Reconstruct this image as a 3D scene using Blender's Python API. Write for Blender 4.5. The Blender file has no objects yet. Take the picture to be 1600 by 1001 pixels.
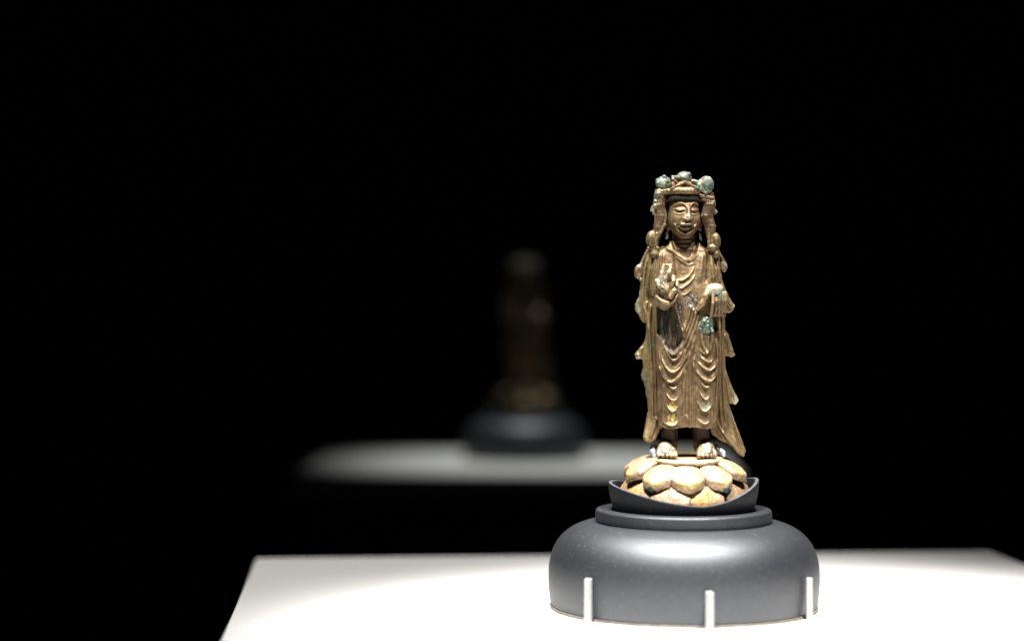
import bpy, bmesh, math, random
import numpy as np
from mathutils import Vector, Matrix

# ------------------------------------------------------------------ scene, camera, light
S = 0.0005                      # one photograph pixel at the statue = half a millimetre
TOP = 1.0                       # height of the plinth top
sc = bpy.context.scene
COL = sc.collection
sc.view_settings.view_transform = 'Standard'
sc.view_settings.look = 'None'
sc.view_settings.exposure = 0.0
sc.view_settings.gamma = 1.0
try:
    sc.cycles.use_denoising = True
    sc.cycles.sample_clamp_indirect = 8.0
except Exception:
    pass

CAM_D = 3000 * S
cam = bpy.data.cameras.new('camera')
cam.sensor_width = 36.0
cam.lens = 36.0 * 3000 / 1600
cam.clip_start = 0.05
cam.clip_end = 100
cam.dof.use_dof = True
cam.dof.focus_distance = 2985 * S
cam.dof.aperture_fstop = cam.lens / 1000 / 0.040
camo = bpy.data.objects.new('camera', cam)
COL.objects.link(camo)
camo.location = (-268 * S, -CAM_D, TOP + 467 * S)
camo.rotation_euler = (math.radians(90 - 0.39), 0, 0)
sc.camera = camo

world = bpy.data.worlds.new('World')
sc.world = world
world.use_nodes = True
bg = world.node_tree.nodes['Background']
bg.inputs[0].default_value = (0.35, 0.45, 1.0, 1)
bg.inputs[1].default_value = 0.0012


def spot(name, loc, target, power, size_deg, blend, radius, color):
    l = bpy.data.lights.new(name, 'SPOT')
    l.energy = power
    l.spot_size = math.radians(size_deg)
    l.spot_blend = blend
    l.shadow_soft_size = radius
    l.color = color
    o = bpy.data.objects.new(name, l)
    COL.objects.link(o)
    o.location = loc
    d = Vector(target) - Vector(loc)
    o.rotation_euler = d.to_track_quat('-Z', 'Y').to_euler()
    return o


for sx in (-0.20, 0.22):
    spot('case_spotlight', (sx, -0.28, TOP + 1.05), (0.07, -0.15, TOP), 116, 47, .95, 0.035, (1.0, 0.975, 0.94))
spot('case_downlight', (-0.36, 0.02, TOP + 1.1), (-0.26, 0.02, TOP), 36, 76, 0.8, 0.035, (1.0, 0.985, 0.95))
spot('far_copy_lamp', (-228 * S + 0.04, 2960 * S + 0.10, TOP + 1.05), (-228 * S + 0.06, 2960 * S - 0.05, TOP), 30.0, 44, 0.9, 0.035, (.97, 1.0, .97))  # added lamp for the display copy that stands in for the reflection


# ------------------------------------------------------------------ helpers
def tag(o, label=None, cat=None, group=None, kind=None):
    if label: o['label'] = label
    if cat: o['category'] = cat
    if group: o['group'] = group
    if kind: o['kind'] = kind
    return o


def empty(name, loc):
    o = bpy.data.objects.new(name, None)
    o.empty_display_size = 0.02
    COL.objects.link(o)
    o.location = loc
    return o


def mesh_np(name, V, Q, smooth=True):
    me = bpy.data.meshes.new(name)
    n, m = len(V), len(Q)
    k = Q.shape[1]
    me.vertices.add(n)
    me.vertices.foreach_set('co', np.asarray(V, np.float32).ravel())
    me.loops.add(m * k)
    me.loops.foreach_set('vertex_index', np.asarray(Q, np.int32).ravel())
    me.polygons.add(m)
    me.polygons.foreach_set('loop_start', np.arange(0, m * k, k, dtype=np.int32))
    me.polygons.foreach_set('loop_total', np.full(m, k, np.int32))
    me.update(calc_edges=True)
    me.validate()
    if smooth:
        me.polygons.foreach_set('use_smooth', np.ones(len(me.polygons), bool))
    return me


def obj(name, me, mat, parent=None, loc=(0, 0, 0)):
    o = bpy.data.objects.new(name, me)
    COL.objects.link(o)
    if mat and not me.materials:
        me.materials.append(mat)
    o.parent = parent
    o.location = loc
    return o


def set_color(me, C):
    a = me.color_attributes.new('PatinaShade', 'FLOAT_COLOR', 'POINT')
    a.data.foreach_set('color', np.asarray(C, np.float32).ravel())


_noise_tab = np.random.RandomState(7).rand(32, 32, 32).astype(np.float32)


def vnoise(P, scale, seed=0):
    """smooth value noise in 0..1 at points P (n,3)"""
    q = P / scale + np.array([3.1, 7.7, 5.3]) * (seed + 1)
    i = np.floor(q).astype(int)
    t = q - i
    t = t * t * (3 - 2 * t)
    r = 0
    for dx in (0, 1):
        for dy in (0, 1):
            for dz in (0, 1):
                w = (t[:, 0] if dx else 1 - t[:, 0]) * (t[:, 1] if dy else 1 - t[:, 1]) * (t[:, 2] if dz else 1 - t[:, 2])
                r = r + w * _noise_tab[(i[:, 0] + dx) % 32, (i[:, 1] + dy) % 32, (i[:, 2] + dz) % 32]
    return r


ROT1 = np.array(Matrix.Rotation(.7, 3, (.3, .8, .5)))
ROT2 = np.array(Matrix.Rotation(2.1, 3, (.8, -.3, .4)))


def fbm(P, scale, seed=0):
    return (vnoise(P @ ROT1, scale, seed) * .55 + vnoise(P @ ROT2, scale * .47, seed + 3) * .28 + vnoise(P @ ROT1.T, scale * .23, seed + 5) * .17)


def sstep(a, b, x):
    t = np.clip((x - a) / (b - a), 0, 1)
    return t * t * (3 - 2 * t)


# ---- signed-distance sculpting: coordinates are (X right, F toward the viewer, Y down), unit = 1 px = S metres
class Clay:
    def __init__(self, x, f, y, h):
        self.h = h
        self.o = np.array([x[0], f[0], y[0]], np.float32)
        self.x = np.arange(x[0], x[1], h, dtype=np.float32)
        self.f = np.arange(f[0], f[1], h, dtype=np.float32)
        self.y = np.arange(y[0], y[1], h, dtype=np.float32)
        self.d = np.full((len(self.x), len(self.f), len(self.y)), 20.0, np.float32)

    def box(self, lo, hi):
        sl, cs = [], []
        for a, l, u in zip((self.x, self.f, self.y), lo, hi):
            i0, i1 = np.searchsorted(a, (l, u))
            sl.append(slice(i0, max(i1, i0)))
        X = self.x[sl[0]][:, None, None]
        F = self.f[sl[1]][None, :, None]
        Y = self.y[sl[2]][None, None, :]
        return tuple(sl), X, F, Y

    def put(self, sl, d, k=2.0, sub=False):
        if 0 in self.d[sl].shape:
            return
        a = self.d[sl]
        if sub:
            a, d = -a, d
        if k > 0:
            h = np.clip(.5 + .5 * (a - d) / k, 0, 1)
            r = a * (1 - h) + d * h - k * h * (1 - h)
        else:
            r = np.minimum(a, d)
        self.d[sl] = -r if sub else r

    def ell(self, c, r, k=2.0, sub=False, rot=0.0):
        m = max(r) * 1.05 + k + 3
        sl, X, F, Y = self.box([q - m for q in c], [q + m for q in c])
        dx, df, dy = X - c[0], F - c[1], Y - c[2]
        if rot:
            ca, sa = math.cos(rot), math.sin(rot)
            dx, dy = dx * ca + dy * sa, -dx * sa + dy * ca
        k0 = np.sqrt((dx / r[0])**2 + (df / r[1])**2 + (dy / r[2])**2) + 1e-6
        k1 = np.sqrt((dx / r[0]**2)**2 + (df / r[1]**2)**2 + (dy / r[2]**2)**2) + 1e-6
        self.put(sl, k0 * (k0 - 1) / k1, k, sub)

    def cap(self, a, b, ra, rb, k=2.0, sub=False, sx=1.0, sf=1.0):
        """tapered capsule; sx, sf stretch its section in X and F"""
        m = max(ra, rb) * max(sx, sf, 1) + k + 3
        lo = [min(p, q) - m for p, q in zip(a, b)]
        hi = [max(p, q) + m for p, q in zip(a, b)]
        sl, X, F, Y = self.box(lo, hi)
        ab = ((b[0] - a[0]) / sx, (b[1] - a[1]) / sf, b[2] - a[2])
        L = sum(q * q for q in ab) + 1e-6
        dx, df, dy = (X - a[0]) / sx, (F - a[1]) / sf, Y - a[2]
        t = np.clip((dx * ab[0] + df * ab[1] + dy * ab[2]) / L, 0, 1)
        d = np.sqrt((dx - ab[0] * t)**2 + (df - ab[1] * t)**2 + (dy - ab[2] * t)**2) - (ra + (rb - ra) * t)
        self.put(sl, d, k, sub)

    def chain(self, pts, rads, k=2.0, sub=False, **kw):
        for i in range(len(pts) - 1):
            self.cap(pts[i], pts[i + 1], rads[i], rads[i + 1], k, sub, **kw)

    def bx(self, c, r, rnd=1.5, k=1.5, sub=False, rot=0.0):
        m = max(r) * 1.5 + 4
        sl, X, F, Y = self.box([q - m for q in c], [q + m for q in c])
        dx, df, dy = X - c[0], F - c[1], Y - c[2]
        if rot:
            ca, sa = math.cos(rot), math.sin(rot)
            dx, dy = dx * ca + dy * sa, -dx * sa + dy * ca
        qx, qf, qy = abs(dx) - r[0] + rnd, abs(df) - r[1] + rnd, abs(dy) - r[2] + rnd
        d = np.sqrt(np.maximum(qx, 0)**2 + np.maximum(qf, 0)**2 + np.maximum(qy, 0)**2) + np.minimum(np.maximum(np.maximum(qx, qf), qy), 0) - rnd
        self.put(sl, d, k, sub)

    def nets(self):
        D, h = self.d.copy(), self.h
        D[0] = D[-1] = 20; D[:, 0] = D[:, -1] = 20; D[:, :, 0] = D[:, :, -1] = 20
        s = D < 0
        n = [q - 1 for q in D.shape]
        cnt = np.zeros(n, np.int8)
        offs = [(i, j, k) for i in (0, 1) for j in (0, 1) for k in (0, 1)]
        for i, j, k in offs:
            cnt += s[i:i + n[0], j:j + n[1], k:k + n[2]]
        idx = np.nonzero((cnt > 0) & (cnt < 8))
        I = np.stack(idx, 1)
        val = np.stack([D[I[:, 0] + i, I[:, 1] + j, I[:, 2] + k] for i, j, k in offs], 1)
        acc = np.zeros((len(I), 3), np.float32); num = np.zeros(len(I), np.float32)
        for a in range(8):
            for b in range(a + 1, 8):
                if sum(abs(p - q) for p, q in zip(offs[a], offs[b])) != 1:
                    continue
                va, vb = val[:, a], val[:, b]
                m = (va < 0) != (vb < 0)
                t = np.where(m, va / np.where(m, va - vb, 1), 0)[:, None]
                pa, pb = np.array(offs[a], np.float32), np.array(offs[b], np.float32)
                acc += np.where(m[:, None], pa + (pb - pa) * t, 0)
                num += m
        V = (I + acc / num[:, None]) * h + self.o
        ids = np.full(n, -1, np.int32)
        ids[idx] = np.arange(len(I))
        Q = []
        for ax in range(3):
            sa = [slice(None)] * 3; sb = [slice(None)] * 3
            sa[ax] = slice(0, -1); sb[ax] = slice(1, None)
            A, B = s[tuple(sa)], s[tuple(sb)]
            for flip in (False, True):
                e = np.stack(np.nonzero((A & ~B) if not flip else (~A & B)), 1)
                u, v = (ax + 1) % 3, (ax + 2) % 3
                c = []
                for du, dv in ((0, 0), (1, 0), (1, 1), (0, 1)):
                    g = e.copy(); g[:, u] -= 1 - du; g[:, v] -= 1 - dv
                    c.append(ids[g[:, 0], g[:, 1], g[:, 2]])
                q = np.stack(c, 1)
                Q.append(q[:, ::-1] if flip else q)
        return V, np.concatenate(Q)


def relax(V, Q, it=1, w=0.5):
    for _ in range(it):
        A = np.zeros_like(V); c = np.zeros(len(V), np.float32)
        for i in range(4):
            j = (i + 1) % 4
            np.add.at(A, Q[:, i], V[Q[:, j]]); np.add.at(c, Q[:, i], 1)
            np.add.at(A, Q[:, j], V[Q[:, i]]); np.add.at(c, Q[:, j], 1)
        V = V + w * (A / np.maximum(c, 1)[:, None] - V)
    return V


def normals(V, Q):
    n = np.cross(V[Q[:, 2]] - V[Q[:, 0]], V[Q[:, 3]] - V[Q[:, 1]])
    N = np.zeros_like(V)
    for i in range(4):
        np.add.at(N, Q[:, i], n)
    return N / (np.linalg.norm(N, axis=1)[:, None] + 1e-9)


def spline(pts, n=60):
    P = np.array(pts, float)
    P = np.vstack([2 * P[0] - P[1], P, 2 * P[-1] - P[-2]])
    out = []
    m = len(pts) - 1
    per = max(4, n // m)
    for i in range(m):
        p0, p1, p2, p3 = P[i:i + 4]
        t = np.linspace(0, 1, per, endpoint=(i == m - 1))[:, None]
        out.append(.5 * (2 * p1 + (p2 - p0) * t + (2 * p0 - 5 * p1 + 4 * p2 - p3) * t**2 + (3 * p1 - p0 - 3 * p2 + p3) * t**3))
    return np.vstack(out)


class Relief:
    """height map over (X, Y), added to the front of a shape"""
    def __init__(self, x, y):
        self.x, self.y = x, y
        self.z = np.zeros((len(x), len(y)), np.float32)

    def _near(self, pts, pad):
        C = spline(pts)
        i0, i1 = np.searchsorted(self.x, (C[:, 0].min() - pad, C[:, 0].max() + pad))
        j0, j1 = np.searchsorted(self.y, (C[:, 1].min() - pad, C[:, 1].max() + pad))
        gx, gy = np.meshgrid(self.x[i0:i1], self.y[j0:j1], indexing='ij')
        best = np.full(gx.shape, 1e9); pr = np.zeros(gx.shape); par = np.zeros(gx.shape)
        m1 = len(C) - 1
        for k in range(m1):                                # true distance to each segment, so long ridges stay even
            a, e = C[k], C[k + 1] - C[k]
            L2 = e @ e + 1e-9
            dx, dy = gx - a[0], gy - a[1]
            t = np.clip((dx * e[0] + dy * e[1]) / L2, 0, 1)
            d = (dx - e[0] * t)**2 + (dy - e[1] * t)**2
            m = d < best
            best[m] = d[m]; par[m] = ((k + t) / m1)[m]
            pr[m] = (e[0] * dy - e[1] * dx)[m]              # >0 below a curve drawn left to right
        self.length = np.linalg.norm(np.diff(C, axis=0), axis=1).sum()
        return (slice(i0, i1), slice(j0, j1)), np.sqrt(best), pr, par

    def ridge(self, pts, h, w, ends=0.15, h1=None, w1=None):
        sl, d, _, t = self._near(pts, w * 3 + 1)
        hh = h + ((h if h1 is None else h1) - h) * t
        ww = w + ((w if w1 is None else w1) - w) * t
        env = np.clip(np.minimum(t, 1 - t) / ends, 0, 1) if ends > 0 else 1
        self.z[sl] += hh * np.exp(-(d / ww)**2) * env

    def lip(self, pts, h, tau=6.0, ends=0.2, drop=.8):
        """cloth edge: raised above the curve, falls away sharply below it"""
        sl, d, p, t = self._near(pts, tau * 3)
        env = np.clip(np.minimum(t, 1 - t) / (max(.36, ends) if self.length < 38 else max(.2, ends)), 0, 1)
        env = env * env * (3 - 2 * env)
        sgn = np.where(p < 0, d, -d)
        prof = np.where(sgn >= 0, .42 * np.exp(-sgn / (tau * 1.7)) + .58 * np.exp(-sgn / 1.15), np.exp(-(sgn / drop)**2))
        self.z[sl] += h * prof * env

    def blob(self, x, y, rx, ry, h, rot=0.0, flat=1.0):
        gx, gy = self.x[:, None] - x, self.y[None, :] - y
        if rot:
            ca, sa = math.cos(rot), math.sin(rot)
            gx, gy = gx * ca + gy * sa, -gx * sa + gy * ca
        self.z += h * np.exp(-(((gx / rx)**2 + (gy / ry)**2)**flat))

    def poly(self, pts, h, soft=1.5):
        sd = poly_sd(pts, self.x, self.y)
        self.z += h * sstep(soft, -soft, sd)


def poly_sd(pts, x, y):
    gx, gy = np.meshgrid(x, y, indexing='ij')
    P = np.array(pts, float)
    d = np.full(gx.shape, 1e9)
    inside = np.zeros(gx.shape, bool)
    for i in range(len(P)):
        a, b = P[i], P[(i + 1) % len(P)]
        e = b - a
        t = np.clip(((gx - a[0]) * e[0] + (gy - a[1]) * e[1]) / (e @ e + 1e-9), 0, 1)
        d = np.minimum(d, (gx - a[0] - e[0] * t)**2 + (gy - a[1] - e[1] * t)**2)
        c = ((a[1] > gy) != (b[1] > gy))
        xi = a[0] + (gy - a[1]) / (e[1] if abs(e[1]) > 1e-9 else 1e-9) * e[0]
        inside ^= c & (gx < xi)
    d = np.sqrt(d)
    return np.where(inside, -d, d).astype(np.float32)


# ------------------------------------------------------------------ materials
def nodes_of(name):
    m = bpy.data.materials.new(name)
    m.use_nodes = True
    nt = m.node_tree
    return m, nt, nt.nodes['Principled BSDF']


def N(nt, typ, **kw):
    n = nt.nodes.new(typ)
    for k, v in kw.items():
        if k in n.inputs.keys() if isinstance(k, str) else False:
            n.inputs[k].default_value = v
        else:
            setattr(n, k, v)
    return n


def mat_bronze(name, lo, hi, pit, bump):
    m, nt, b = nodes_of(name)
    L = nt.links.new
    at = N(nt, 'ShaderNodeAttribute'); at.attribute_name = 'PatinaShade'
    tc = N(nt, 'ShaderNodeTexCoord')
    n1 = N(nt, 'ShaderNodeTexNoise'); n1.inputs['Scale'].default_value = 420; n1.inputs['Detail'].default_value = 6; n1.inputs['Roughness'].default_value = .65
    L(tc.outputs['Object'], n1.inputs['Vector'])
    r1 = N(nt, 'ShaderNodeMapRange'); r1.inputs[1].default_value = .3; r1.inputs[2].default_value = .72; r1.inputs[3].default_value = lo; r1.inputs[4].default_value = hi
    L(n1.outputs[0], r1.inputs[0])
    mul = N(nt, 'ShaderNodeMix'); mul.data_type = 'RGBA'; mul.blend_type = 'MULTIPLY'; mul.inputs[0].default_value = 1
    L(at.outputs['Color'], mul.inputs[6]); L(r1.outputs[0], mul.inputs[7])
    # dark pits
    n2 = N(nt, 'ShaderNodeTexNoise'); n2.inputs['Scale'].default_value = 900; n2.inputs['Detail'].default_value = 4
    L(tc.outputs['Object'], n2.inputs['Vector'])
    r2 = N(nt, 'ShaderNodeMapRange'); r2.inputs[1].default_value = .60; r2.inputs[2].default_value = .72; r2.inputs[3].default_value = 0; r2.inputs[4].default_value = pit
    L(n2.outputs[0], r2.inputs[0])
    mx = N(nt, 'ShaderNodeMix'); mx.data_type = 'RGBA'
    L(r2.outputs[0], mx.inputs[0]); L(mul.outputs[2], mx.inputs[6]); mx.inputs[7].default_value = (.035, .026, .018, 1)
    L(mx.outputs[2], b.inputs['Base Color'])
    L(at.outputs['Alpha'], b.inputs['Metallic'])
    r3 = N(nt, 'ShaderNodeMapRange'); r3.inputs[1].default_value = .3; r3.inputs[2].default_value = .7; r3.inputs[3].default_value = .42; r3.inputs[4].default_value = .64
    L(n1.outputs[0], r3.inputs[0]); L(r3.outputs[0], b.inputs['Roughness'])
    bp = N(nt, 'ShaderNodeBump'); bp.inputs['Strength'].default_value = bump; bp.inputs['Distance'].default_value = .0006
    L(n1.outputs[0], bp.inputs['Height']); L(bp.outputs[0], b.inputs['Normal'])
    return m


def mat_graphite(name, level, ior, rough):
    m, nt, b = nodes_of(name)
    L = nt.links.new
    tc = N(nt, 'ShaderNodeTexCoord')
    n1 = N(nt, 'ShaderNodeTexNoise'); n1.inputs['Scale'].default_value = 1300; n1.inputs['Detail'].default_value = 3
    L(tc.outputs['Object'], n1.inputs['Vector'])
    n0 = N(nt, 'ShaderNodeTexNoise'); n0.inputs['Scale'].default_value = 22; n0.inputs['Detail'].default_value = 5
    L(tc.outputs['Object'], n0.inputs['Vector'])
    vo = N(nt, 'ShaderNodeTexVoronoi'); vo.inputs['Scale'].default_value = 800
    L(tc.outputs['Object'], vo.inputs['Vector'])
    rs = N(nt, 'ShaderNodeMapRange'); rs.inputs[1].default_value = .12; rs.inputs[2].default_value = .22; rs.inputs[3].default_value = 1; rs.inputs[4].default_value = 0
    L(vo.outputs['Distance'], rs.inputs[0])
    # only some of the cells carry a dust grain
    sx = N(nt, 'ShaderNodeSeparateColor'); L(vo.outputs['Color'], sx.inputs[0])
    gt = N(nt, 'ShaderNodeMath', operation='GREATER_THAN'); gt.inputs[1].default_value = .80
    L(sx.outputs[0], gt.inputs[0])
    ml = N(nt, 'ShaderNodeMath', operation='MULTIPLY'); L(rs.outputs[0], ml.inputs[0]); L(gt.outputs[0], ml.inputs[1])
    ml2 = N(nt, 'ShaderNodeMath', operation='MULTIPLY'); L(ml.outputs[0], ml2.inputs[0]); L(sx.outputs[1], ml2.inputs[1])
    cr = N(nt, 'ShaderNodeMapRange'); cr.inputs[1].default_value = .35; cr.inputs[2].default_value = .7; cr.inputs[3].default_value = .8; cr.inputs[4].default_value = 1.25
    L(n0.outputs[0], cr.inputs[0])
    mul = N(nt, 'ShaderNodeMix'); mul.data_type = 'RGBA'; mul.blend_type = 'MULTIPLY'; mul.inputs[0].default_value = 1
    mul.inputs[6].default_value = (.0085, .009, .0115, 1); L(cr.outputs[0], mul.inputs[7])
    mx = N(nt, 'ShaderNodeMix'); mx.data_type = 'RGBA'; L(ml2.outputs[0], mx.inputs[0])
    L(mul.outputs[2], mx.inputs[6]); mx.inputs[7].default_value = (.5, .49, .47, 1)
    L(mx.outputs[2], b.inputs['Base Color'])
    b.inputs['Roughness'].default_value = rough
    b.inputs['Specular IOR Level'].default_value = level
    b.inputs['IOR'].default_value = ior
    b.inputs['Specular Tint'].default_value = (.88, .93, 1.0, 1)
    bp = N(nt, 'ShaderNodeBump'); bp.inputs['Strength'].default_value = .6; bp.inputs['Distance'].default_value = .00028
    L(n1.outputs[0], bp.inputs['Height']); L(bp.outputs[0], b.inputs['Normal'])
    return m


def mat_plain(name, col, rough=.5, metal=0.0, spec=.5, vary=.12, scale=60, bump=0.0):
    m, nt, b = nodes_of(name)
    L = nt.links.new
    tc = N(nt, 'ShaderNodeTexCoord')
    n1 = N(nt, 'ShaderNodeTexNoise'); n1.inputs['Scale'].default_value = scale; n1.inputs['Detail'].default_value = 5
    L(tc.outputs['Object'], n1.inputs['Vector'])
    r = N(nt, 'ShaderNodeMapRange'); r.inputs[1].default_value = .3; r.inputs[2].default_value = .7; r.inputs[3].default_value = 1 - vary; r.inputs[4].default_value = 1 + vary
    L(n1.outputs[0], r.inputs[0])
    mul = N(nt, 'ShaderNodeMix'); mul.data_type = 'RGBA'; mul.blend_type = 'MULTIPLY'; mul.inputs[0].default_value = 1
    mul.inputs[6].default_value = (*col, 1); L(r.outputs[0], mul.inputs[7])
    L(mul.outputs[2], b.inputs['Base Color'])
    b.inputs['Roughness'].default_value = rough; b.inputs['Metallic'].default_value = metal
    b.inputs['Specular IOR Level'].default_value = spec
    if bump:
        bp = N(nt, 'ShaderNodeBump'); bp.inputs['Strength'].default_value = .3; bp.inputs['Distance'].default_value = bump
        L(n1.outputs[0], bp.inputs['Height']); L(bp.outputs[0], b.inputs['Normal'])
    return m


def mat_linen():
    m, nt, b = nodes_of('white_plinth_fabric')
    L = nt.links.new
    tc = N(nt, 'ShaderNodeTexCoord')
    w = []
    for d in ('X', 'Y'):
        k = N(nt, 'ShaderNodeTexWave', wave_type='BANDS', bands_direction=d)
        k.inputs['Scale'].default_value = 260; k.inputs['Distortion'].default_value = .6; k.inputs['Detail'].default_value = 1
        L(tc.outputs['Object'], k.inputs['Vector']); w.append(k)
    mx = N(nt, 'ShaderNodeMath', operation='MULTIPLY'); L(w[0].outputs[1], mx.inputs[0]); L(w[1].outputs[1], mx.inputs[1])
    n1 = N(nt, 'ShaderNodeTexNoise'); n1.inputs['Scale'].default_value = 14; n1.inputs['Detail'].default_value = 6
    L(tc.outputs['Object'], n1.inputs['Vector'])
    r = N(nt, 'ShaderNodeMapRange'); r.inputs[3].default_value = .90; r.inputs[4].default_value = 1.0
    L(n1.outputs[0], r.inputs[0])
    r2 = N(nt, 'ShaderNodeMapRange'); r2.inputs[3].default_value = .93; r2.inputs[4].default_value = 1.0
    L(mx.outputs[0], r2.inputs[0])
    m2 = N(nt, 'ShaderNodeMath', operation='MULTIPLY'); L(r.outputs[0], m2.inputs[0]); L(r2.outputs[0], m2.inputs[1])
    mul = N(nt, 'ShaderNodeMix'); mul.data_type = 'RGBA'; mul.blend_type = 'MULTIPLY'; mul.inputs[0].default_value = 1
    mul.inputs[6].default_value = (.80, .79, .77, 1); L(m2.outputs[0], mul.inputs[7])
    L(mul.outputs[2], b.inputs['Base Color'])
    b.inputs['Roughness'].default_value = .9; b.inputs['Specular IOR Level'].default_value = .15
    bp = N(nt, 'ShaderNodeBump'); bp.inputs['Strength'].default_value = .25; bp.inputs['Distance'].default_value = .0003
    L(mx.outputs[0], bp.inputs['Height']); L(bp.outputs[0], b.inputs['Normal'])
    return m


BRONZE = mat_bronze('worn_gilt_bronze', .74, 1.22, .5, .3)
LOTUSMETAL = mat_bronze('pale_gilt_lotus_metal', .84, 1.14, .3, .16)
GRAPHITE = mat_graphite('powder_coated_graphite', 1.0, 1.56, .51)
MATTE = mat_graphite('matte_graphite', .35, 1.45, .55)
LINEN = mat_linen()
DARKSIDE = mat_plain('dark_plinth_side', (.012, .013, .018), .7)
PINWHITE = mat_plain('white_pin_plastic', (.42, .42, .415), .4, vary=.05)
CLIPGREY = mat_plain('grey_clip_metal', (.36, .40, .46), .45, .4, bump=.0004, scale=300)
RIMGREY = mat_plain('pale_cradle_rim', (.085, .088, .098), .5, vary=.3, scale=250)  # lighter grey for the top faces of the cradle rim
FELT = mat_plain('pale_foot_pad', (.26, .22, .18), .6, vary=.2, scale=120)
ROOM = mat_plain('near_black_paint', (.010, .012, .026), .9, spec=.1)

# ------------------------------------------------------------------ setting
def quad_sheet(name, pts, mat):
    me = bpy.data.meshes.new(name)
    me.from_pydata(pts, [], [tuple(range(len(pts)))])
    o = obj(name, me, mat)
    tag(o, kind='structure')
    return o


quad_sheet('floor', [(-6, -4, 0), (6, -4, 0), (6, 6, 0), (-6, 6, 0)], ROOM)
quad_sheet('wall', [(-6, 4.5, -.01), (6, 4.5, -.01), (6, 4.5, 5), (-6, 4.5, 5)], ROOM)


def bevel_box(name, sx, sy, z0, z1, bev, mat, parent, seg=3):
    bm = bmesh.new()
    bmesh.ops.create_cube(bm, size=1)
    for v in bm.verts:
        v.co = Vector((v.co.x * sx, v.co.y * sy, z0 + (v.co.z + .5) * (z1 - z0)))
    if bev:
        bmesh.ops.bevel(bm, geom=list(bm.edges), offset=bev, segments=seg, affect='EDGES', profile=.5)
    me = bpy.data.meshes.new(name)
    bm.to_mesh(me); bm.free()
    return obj(name, me, mat, parent)


def plinth(loc, rot, label, wx=.70, wy=.70):
    r = empty('display_plinth', (loc[0], loc[1], 0))
    r.rotation_euler.z = rot
    tag(r, label, 'plinth', 'display plinths')
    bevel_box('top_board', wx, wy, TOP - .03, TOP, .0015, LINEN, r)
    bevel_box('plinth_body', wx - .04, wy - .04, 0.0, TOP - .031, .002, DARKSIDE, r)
    return r


plinth((6 * S, -64 * S), math.radians(4.4), 'bright white square plinth top under the sharp statuette and graphite base')
plinth((-240 * S, 2800 * S), math.radians(-2), 'dim blurred copy of the white plinth behind, standing in for its glass reflection', .635, .46)


# ------------------------------------------------------------------ mount: domed base, collar, cradle, pins, clips
def lathe(name, prof, mat, parent, n=160, close=False, wob=None):
    """prof: list of (r, z) px"""
    P = np.array(prof, float)
    a = np.linspace(0, 2 * np.pi, n, endpoint=False)
    V = []
    for r, z in P:
        V.append(np.stack([r * np.cos(a), r * np.sin(a), np.full(n, z)], 1))
    V = np.concatenate(V) * S
    Q = []
    k = len(P)
    j = np.arange(n); j2 = (j + 1) % n
    for i in range(k if close else k - 1):
        i2 = (i + 1) % k
        Q.append(np.stack([i * n + j, i * n + j2, i2 * n + j2, i2 * n + j], 1))
    me = mesh_np(name, V, np.concatenate(Q))
    bm = bmesh.new(); bm.from_mesh(me)
    bmesh.ops.remove_doubles(bm, verts=bm.verts, dist=1e-7)
    bmesh.ops.recalc_face_normals(bm, faces=bm.faces)
    bm.to_mesh(me); bm.free()
    return obj(name, me, mat, parent)


def smooth_prof(pts, n):
    return [tuple(p) for p in spline(pts, n)]


def mount_base(loc, label, sc_=1.0):
    r = empty('domed_stand', loc)
    r.scale = (sc_, sc_, sc_)
    tag(r, label, 'display stand', 'domed display stands')
    dome = smooth_prof([(207, 4), (209.5, 20), (211, 45), (209.5, 70), (203, 92), (191, 110), (174, 123), (155, 130.5), (143, 132.5), (137.5, 133)], 70)
    lathe('dome', [(.01, 4), (200, 4)] + dome + [(125, 133), (.01, 133)], GRAPHITE, r)
    col = [(.01, 134), (136, 134)] + smooth_prof([(137, 135), (137.6, 141), (137.4, 148), (136.2, 151.5), (133, 153)], 24) + \
          smooth_prof([(131, 153.2), (119, 153.2), (115, 152.4), (113.5, 150), (113, 144)], 24) + [(112, 139.5), (.01, 139.5)]
    lathe('collar', col, GRAPHITE, r)
    lathe('foot_pad', [(.01, .3), (206, .3), (208.8, 1.2), (208.8, 3.4), (206, 3.8), (.01, 3.8)], FELT, r)
    return r


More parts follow.
